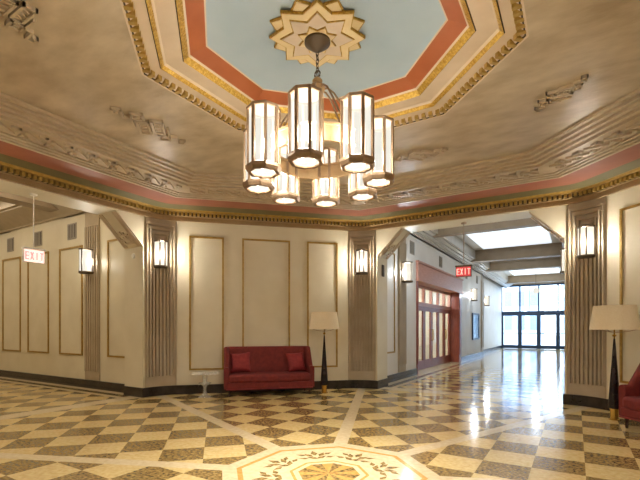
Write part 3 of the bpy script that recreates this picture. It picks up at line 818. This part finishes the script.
# settees
def make_settee():
    s = empty('settee'); W, Dp = 1.86, .68
    hw, hd = W/2, Dp/2
    # base rail
    b = MB(); b.box(-hw+.04, hw-.04, -hd+.02, hd-.05, .16, .29); b.build('seat_base', M['velvet'], s, bevel=.025, smooth=40)
    b = MB(); b.box(-hw+.035, hw-.035, -hd+.012, hd-.05, .145, .165); b.build('welt', M['velvet_light'], s, bevel=.005)
    b = MB(); b.box(-hw+.085, hw-.085, -hd-.01, hd-.13, .285, .45); b.build('seat_cushion', M['velvet'], s, bevel=.05, smooth=50)
    # wrapped back and arms: swept section along a U path
    path = []
    r = .13
    n = 8
    path.append((-hw+.045, -hd+.06)); path.append((-hw+.045, -hd+.2))
    for i in range(n+1):
        t = pi-(pi/2)*i/n; path.append((-hw+.045+r+r*cos(t), hd-.06-r+r*sin(t)))
    path.append((-.4, hd-.06)); path.append((0, hd-.06))
    path += [(-x, y) for x, y in reversed(path[:-1])]
    cum = []
    def top(x, y):
        f = (y+hd-.06)/(Dp-.12)           # 0 at arm front, 1 at back
        g = max(0, min(1, (f-.38)/.40)); g = g*g*(3-2*g)
        return .60+.40*g
    m = len(path); vs = []; fs = []
    prof_n = 10
    for i, (x, y) in enumerate(path):
        a = path[max(0, i-1)]; c = path[min(m-1, i+1)]
        dx, dy = c[0]-a[0], c[1]-a[1]; l = sqrt(dx*dx+dy*dy); nx, ny = -dy/l, dx/l
        zt = top(x, y); hwid = .05
        pr = [(-hwid, .16), (-hwid, zt-.04), (-hwid*.8, zt-.012), (-hwid*.3, zt), (hwid*.3, zt), (hwid*.8, zt-.012), (hwid, zt-.04), (hwid, .16)]
        for o_, z in pr: vs.append((x+nx*o_, y+ny*o_, z))
    q = 8
    for i in range(m-1):
        for k in range(q): fs.append((i*q+k, i*q+(k+1) % q, (i+1)*q+(k+1) % q, (i+1)*q+k))
    fs.append(tuple(range(q))); fs.append(tuple((m-1)*q+k for k in range(q-1, -1, -1)))
    b = MB(); b.mesh(vs, fs); b.build('backrest', M['velvet'], s, smooth=50)
    for x in (-hw+.10, hw-.10):
        for y in (-hd+.08, hd-.10):
            b = MB(); b.lathe([(.016, 0), (.02, .03), (.03, .155)], 12, (x, y, 0)); b.build('leg', M['dark_wood'], s, smooth=40)
    return s
def pillow(loc, rz, tilt, label, roll=0, w=.21):
    mb = MB(); n = 12
    vs = []; fs = []
    for sd in (-1, 1):
        for i in range(n+1):
            for j in range(n+1):
                u, v = -1+2*i/n, -1+2*j/n
                k = (1-.10*(1-v*v)) ; kk = (1-.10*(1-u*u))
                th = .075*((1-u**4)*(1-v**4))**.6+.006
                vs.append((u*w*k, sd*th, v*w*kk))
    N = (n+1)**2
    for sd in (0, 1):
        for i in range(n):
            for j in range(n):
                a = sd*N+i*(n+1)+j; fs.append((a, a+1, a+n+2, a+n+1))
    rim = [i*(n+1) for i in range(n+1)]+[n*(n+1)+j for j in range(1, n+1)]+[i*(n+1)+n for i in range(n-1, -1, -1)]+[j for j in range(n-1, 0, -1)]
    for i in range(len(rim)):
        a, b = rim[i], rim[(i+1) % len(rim)]; fs.append((a, b, b+N, a+N))
    mb.mesh(vs, fs); o = mb.build('cushion', M['velvet_light'], smooth=70)
    o.rotation_mode = 'XYZ'
    o.matrix_world = Matrix.Translation(loc) @ Matrix.Rotation(rz, 4, 'Z') @ Matrix.Rotation(tilt, 4, 'X') @ Matrix.Rotation(roll, 4, 'Y')
    tag(o, label, 'cushion', 'red scatter cushions on the sofas')
PS = R-.03-.34
st1 = make_settee(); st1.location = fpos(135, 0.01, PS, 0); st1.rotation_euler = (0, 0, rot(135))
tag(st1, 'red velvet sofa with curved back in the middle of the panelled wall', 'sofa', 'red velvet sofas')
st2 = copy_tree(st1); st2.location = fpos(45, 0.06, PS-.27, 0); st2.rotation_euler = (0, 0, rot(45))
tag(st2, 'red velvet sofa cut off by the right edge of the photo', 'sofa', 'red velvet sofas')
pillow(fpos(135, -.58, PS+.05, .675), rot(135)+radians(-14), radians(-18), 'red cushion leaning in the left corner of the sofa', radians(-5), .212)
pillow(fpos(135, .61, PS+.06, .665), rot(135)+radians(14), radians(-18), 'red cushion leaning in the right corner of the sofa', radians(-3))
pillow(fpos(45, -.55, PS-.21, .665), rot(45)+radians(-14), radians(-18), 'red cushion on the cropped sofa at the right edge')

# floor lamps
def make_lamp():
    l = empty('floor_lamp')
    b = MB(); b.lathe([(.075, 0), (.075, .012), (.055, .02), (.055, .15), (.062, .165), (.062, .175)], 24); b.build('base', M['brass'], l, smooth=40)
    b = MB(); b.lathe([(.082, .175), (.082, .20), (.012, 1.24), (.0, 1.25)], 28); b.build('shaft', M['lamp_black'], l, smooth=40)
    b = MB(); b.lathe([(.010, 1.235), (.010, 1.42), (.016, 1.43), (.016, 1.47), (.0, 1.47)], 14); b.lathe([(.022, 1.27), (.03, 1.285), (.022, 1.30)], 16); b.build('neck', M['brass'], l, smooth=40)
    b = MB()
    for k in range(3):
        a = 2*pi*k/3+.4; b.tube([(0, 0, 1.33), (.16*cos(a), .16*sin(a), 1.345), (.312*cos(a), .312*sin(a), 1.385)], .006, 6)
    b.build('spider', M['bronze'], l)
    b = MB(); b.lathe([(.325, 1.375), (.275, 1.74), (.268, 1.74), (.318, 1.375), (.325, 1.375)], 40, cap=False); b.build('lamp_shade', M['shade'], l, smooth=40)
    return l
l1 = make_lamp(); l1.location = fpos(135, 1.18, 4.84, 0); l1.rotation_euler = (0, 0, rot(135))
tag(l1, 'floor lamp with cream shade and dark tapered shaft right of the centre sofa', 'floor lamp', 'cream shaded floor lamps')
l2 = copy_tree(l1); l2.location = fpos(45, -1.25, 4.84, 0); l2.rotation_euler = (0, 0, rot(45)+.5)
tag(l2, 'larger looking floor lamp with cream shade near the right edge of the photo', 'floor lamp', 'cream shaded floor lamps')

# clear side table
tb = empty('side_table', fpos(135, -1.30, 4.86, 0))
b = MB(); b.lathe([(.0, .0), (.13, .0), (.13, .012), (.06, .05), (.035, .10), (.03, .20), (.05, .24)], 28); b.build('pedestal', M['acrylic'], tb, smooth=40)
b = MB(); b.lathe([(.05, .24), (.10, .27), (.13, .29), (.12, .295), (.05, .26), (.04, .33), (.05, .44), (.09, .475)], 28); b.build('stem', M['acrylic'], tb, smooth=40)
b = MB(); b.lathe([(.0, .475), (.27, .475), (.275, .482), (.27, .495), (.0, .495)], 40); b.build('tabletop', M['acrylic'], tb, smooth=40)
tag(tb, 'small clear acrylic pedestal side table left of the red sofa', 'side table')

# ------------------------------------------------------------------ light and camera
w = bpy.data.worlds.new('World'); bpy.context.scene.world = w; w.use_nodes = True
nt = w.node_tree; bg = nt.nodes['Background']
tc = nt.nodes.new('ShaderNodeTexCoord'); sp = nt.nodes.new('ShaderNodeSeparateXYZ'); rm = nt.nodes.new('ShaderNodeValToRGB')
nt.links.new(tc.outputs['Generated'], sp.inputs[0]); nt.links.new(sp.outputs['Z'], rm.inputs['Fac']); nt.links.new(rm.outputs['Color'], bg.inputs['Color'])
rm.color_ramp.elements[0].color = (0.80, 0.90, 1, 1); rm.color_ramp.elements[1].color = (0.42, 0.66, 1, 1)
bg.inputs['Strength'].default_value = 8.0

def portal(loc, rotm, sx, sy):
    L = bpy.data.lights.new('portal', 'AREA'); L.shape = 'RECTANGLE'; L.size = sx; L.size_y = sy; L.cycles.is_portal = True
    o = bpy.data.objects.new('window_portal', L); C.objects.link(o); o.location = loc; o.rotation_euler = rotm
portal((0, YS+.2, 2.15), (radians(-90), 0, 0), 4.7, 4.3)

cam = bpy.data.cameras.new('camera'); co = bpy.data.objects.new('camera', cam); C.objects.link(co)
TH = radians(31.36)
F = 419.1
cam.sensor_fit = 'HORIZONTAL'; cam.sensor_width = 36; cam.lens = F/640*36
cam.shift_y = 88/640; cam.clip_end = 300; cam.clip_start = .05
co.location = (2.031, -3.498, 1.4); co.rotation_euler = (pi/2, 0, TH)
sc = bpy.context.scene; sc.camera = co
sc.view_settings.view_transform = 'Standard'; sc.view_settings.look = 'None'; sc.view_settings.gamma = 1
sc.view_settings.use_curve_mapping = False
sc.view_settings.exposure = 0.27
try:
    sc.cycles.use_denoising = True; sc.cycles.max_bounces = 10; sc.cycles.diffuse_bounces = 6; sc.cycles.transparent_max_bounces = 12
except Exception: pass
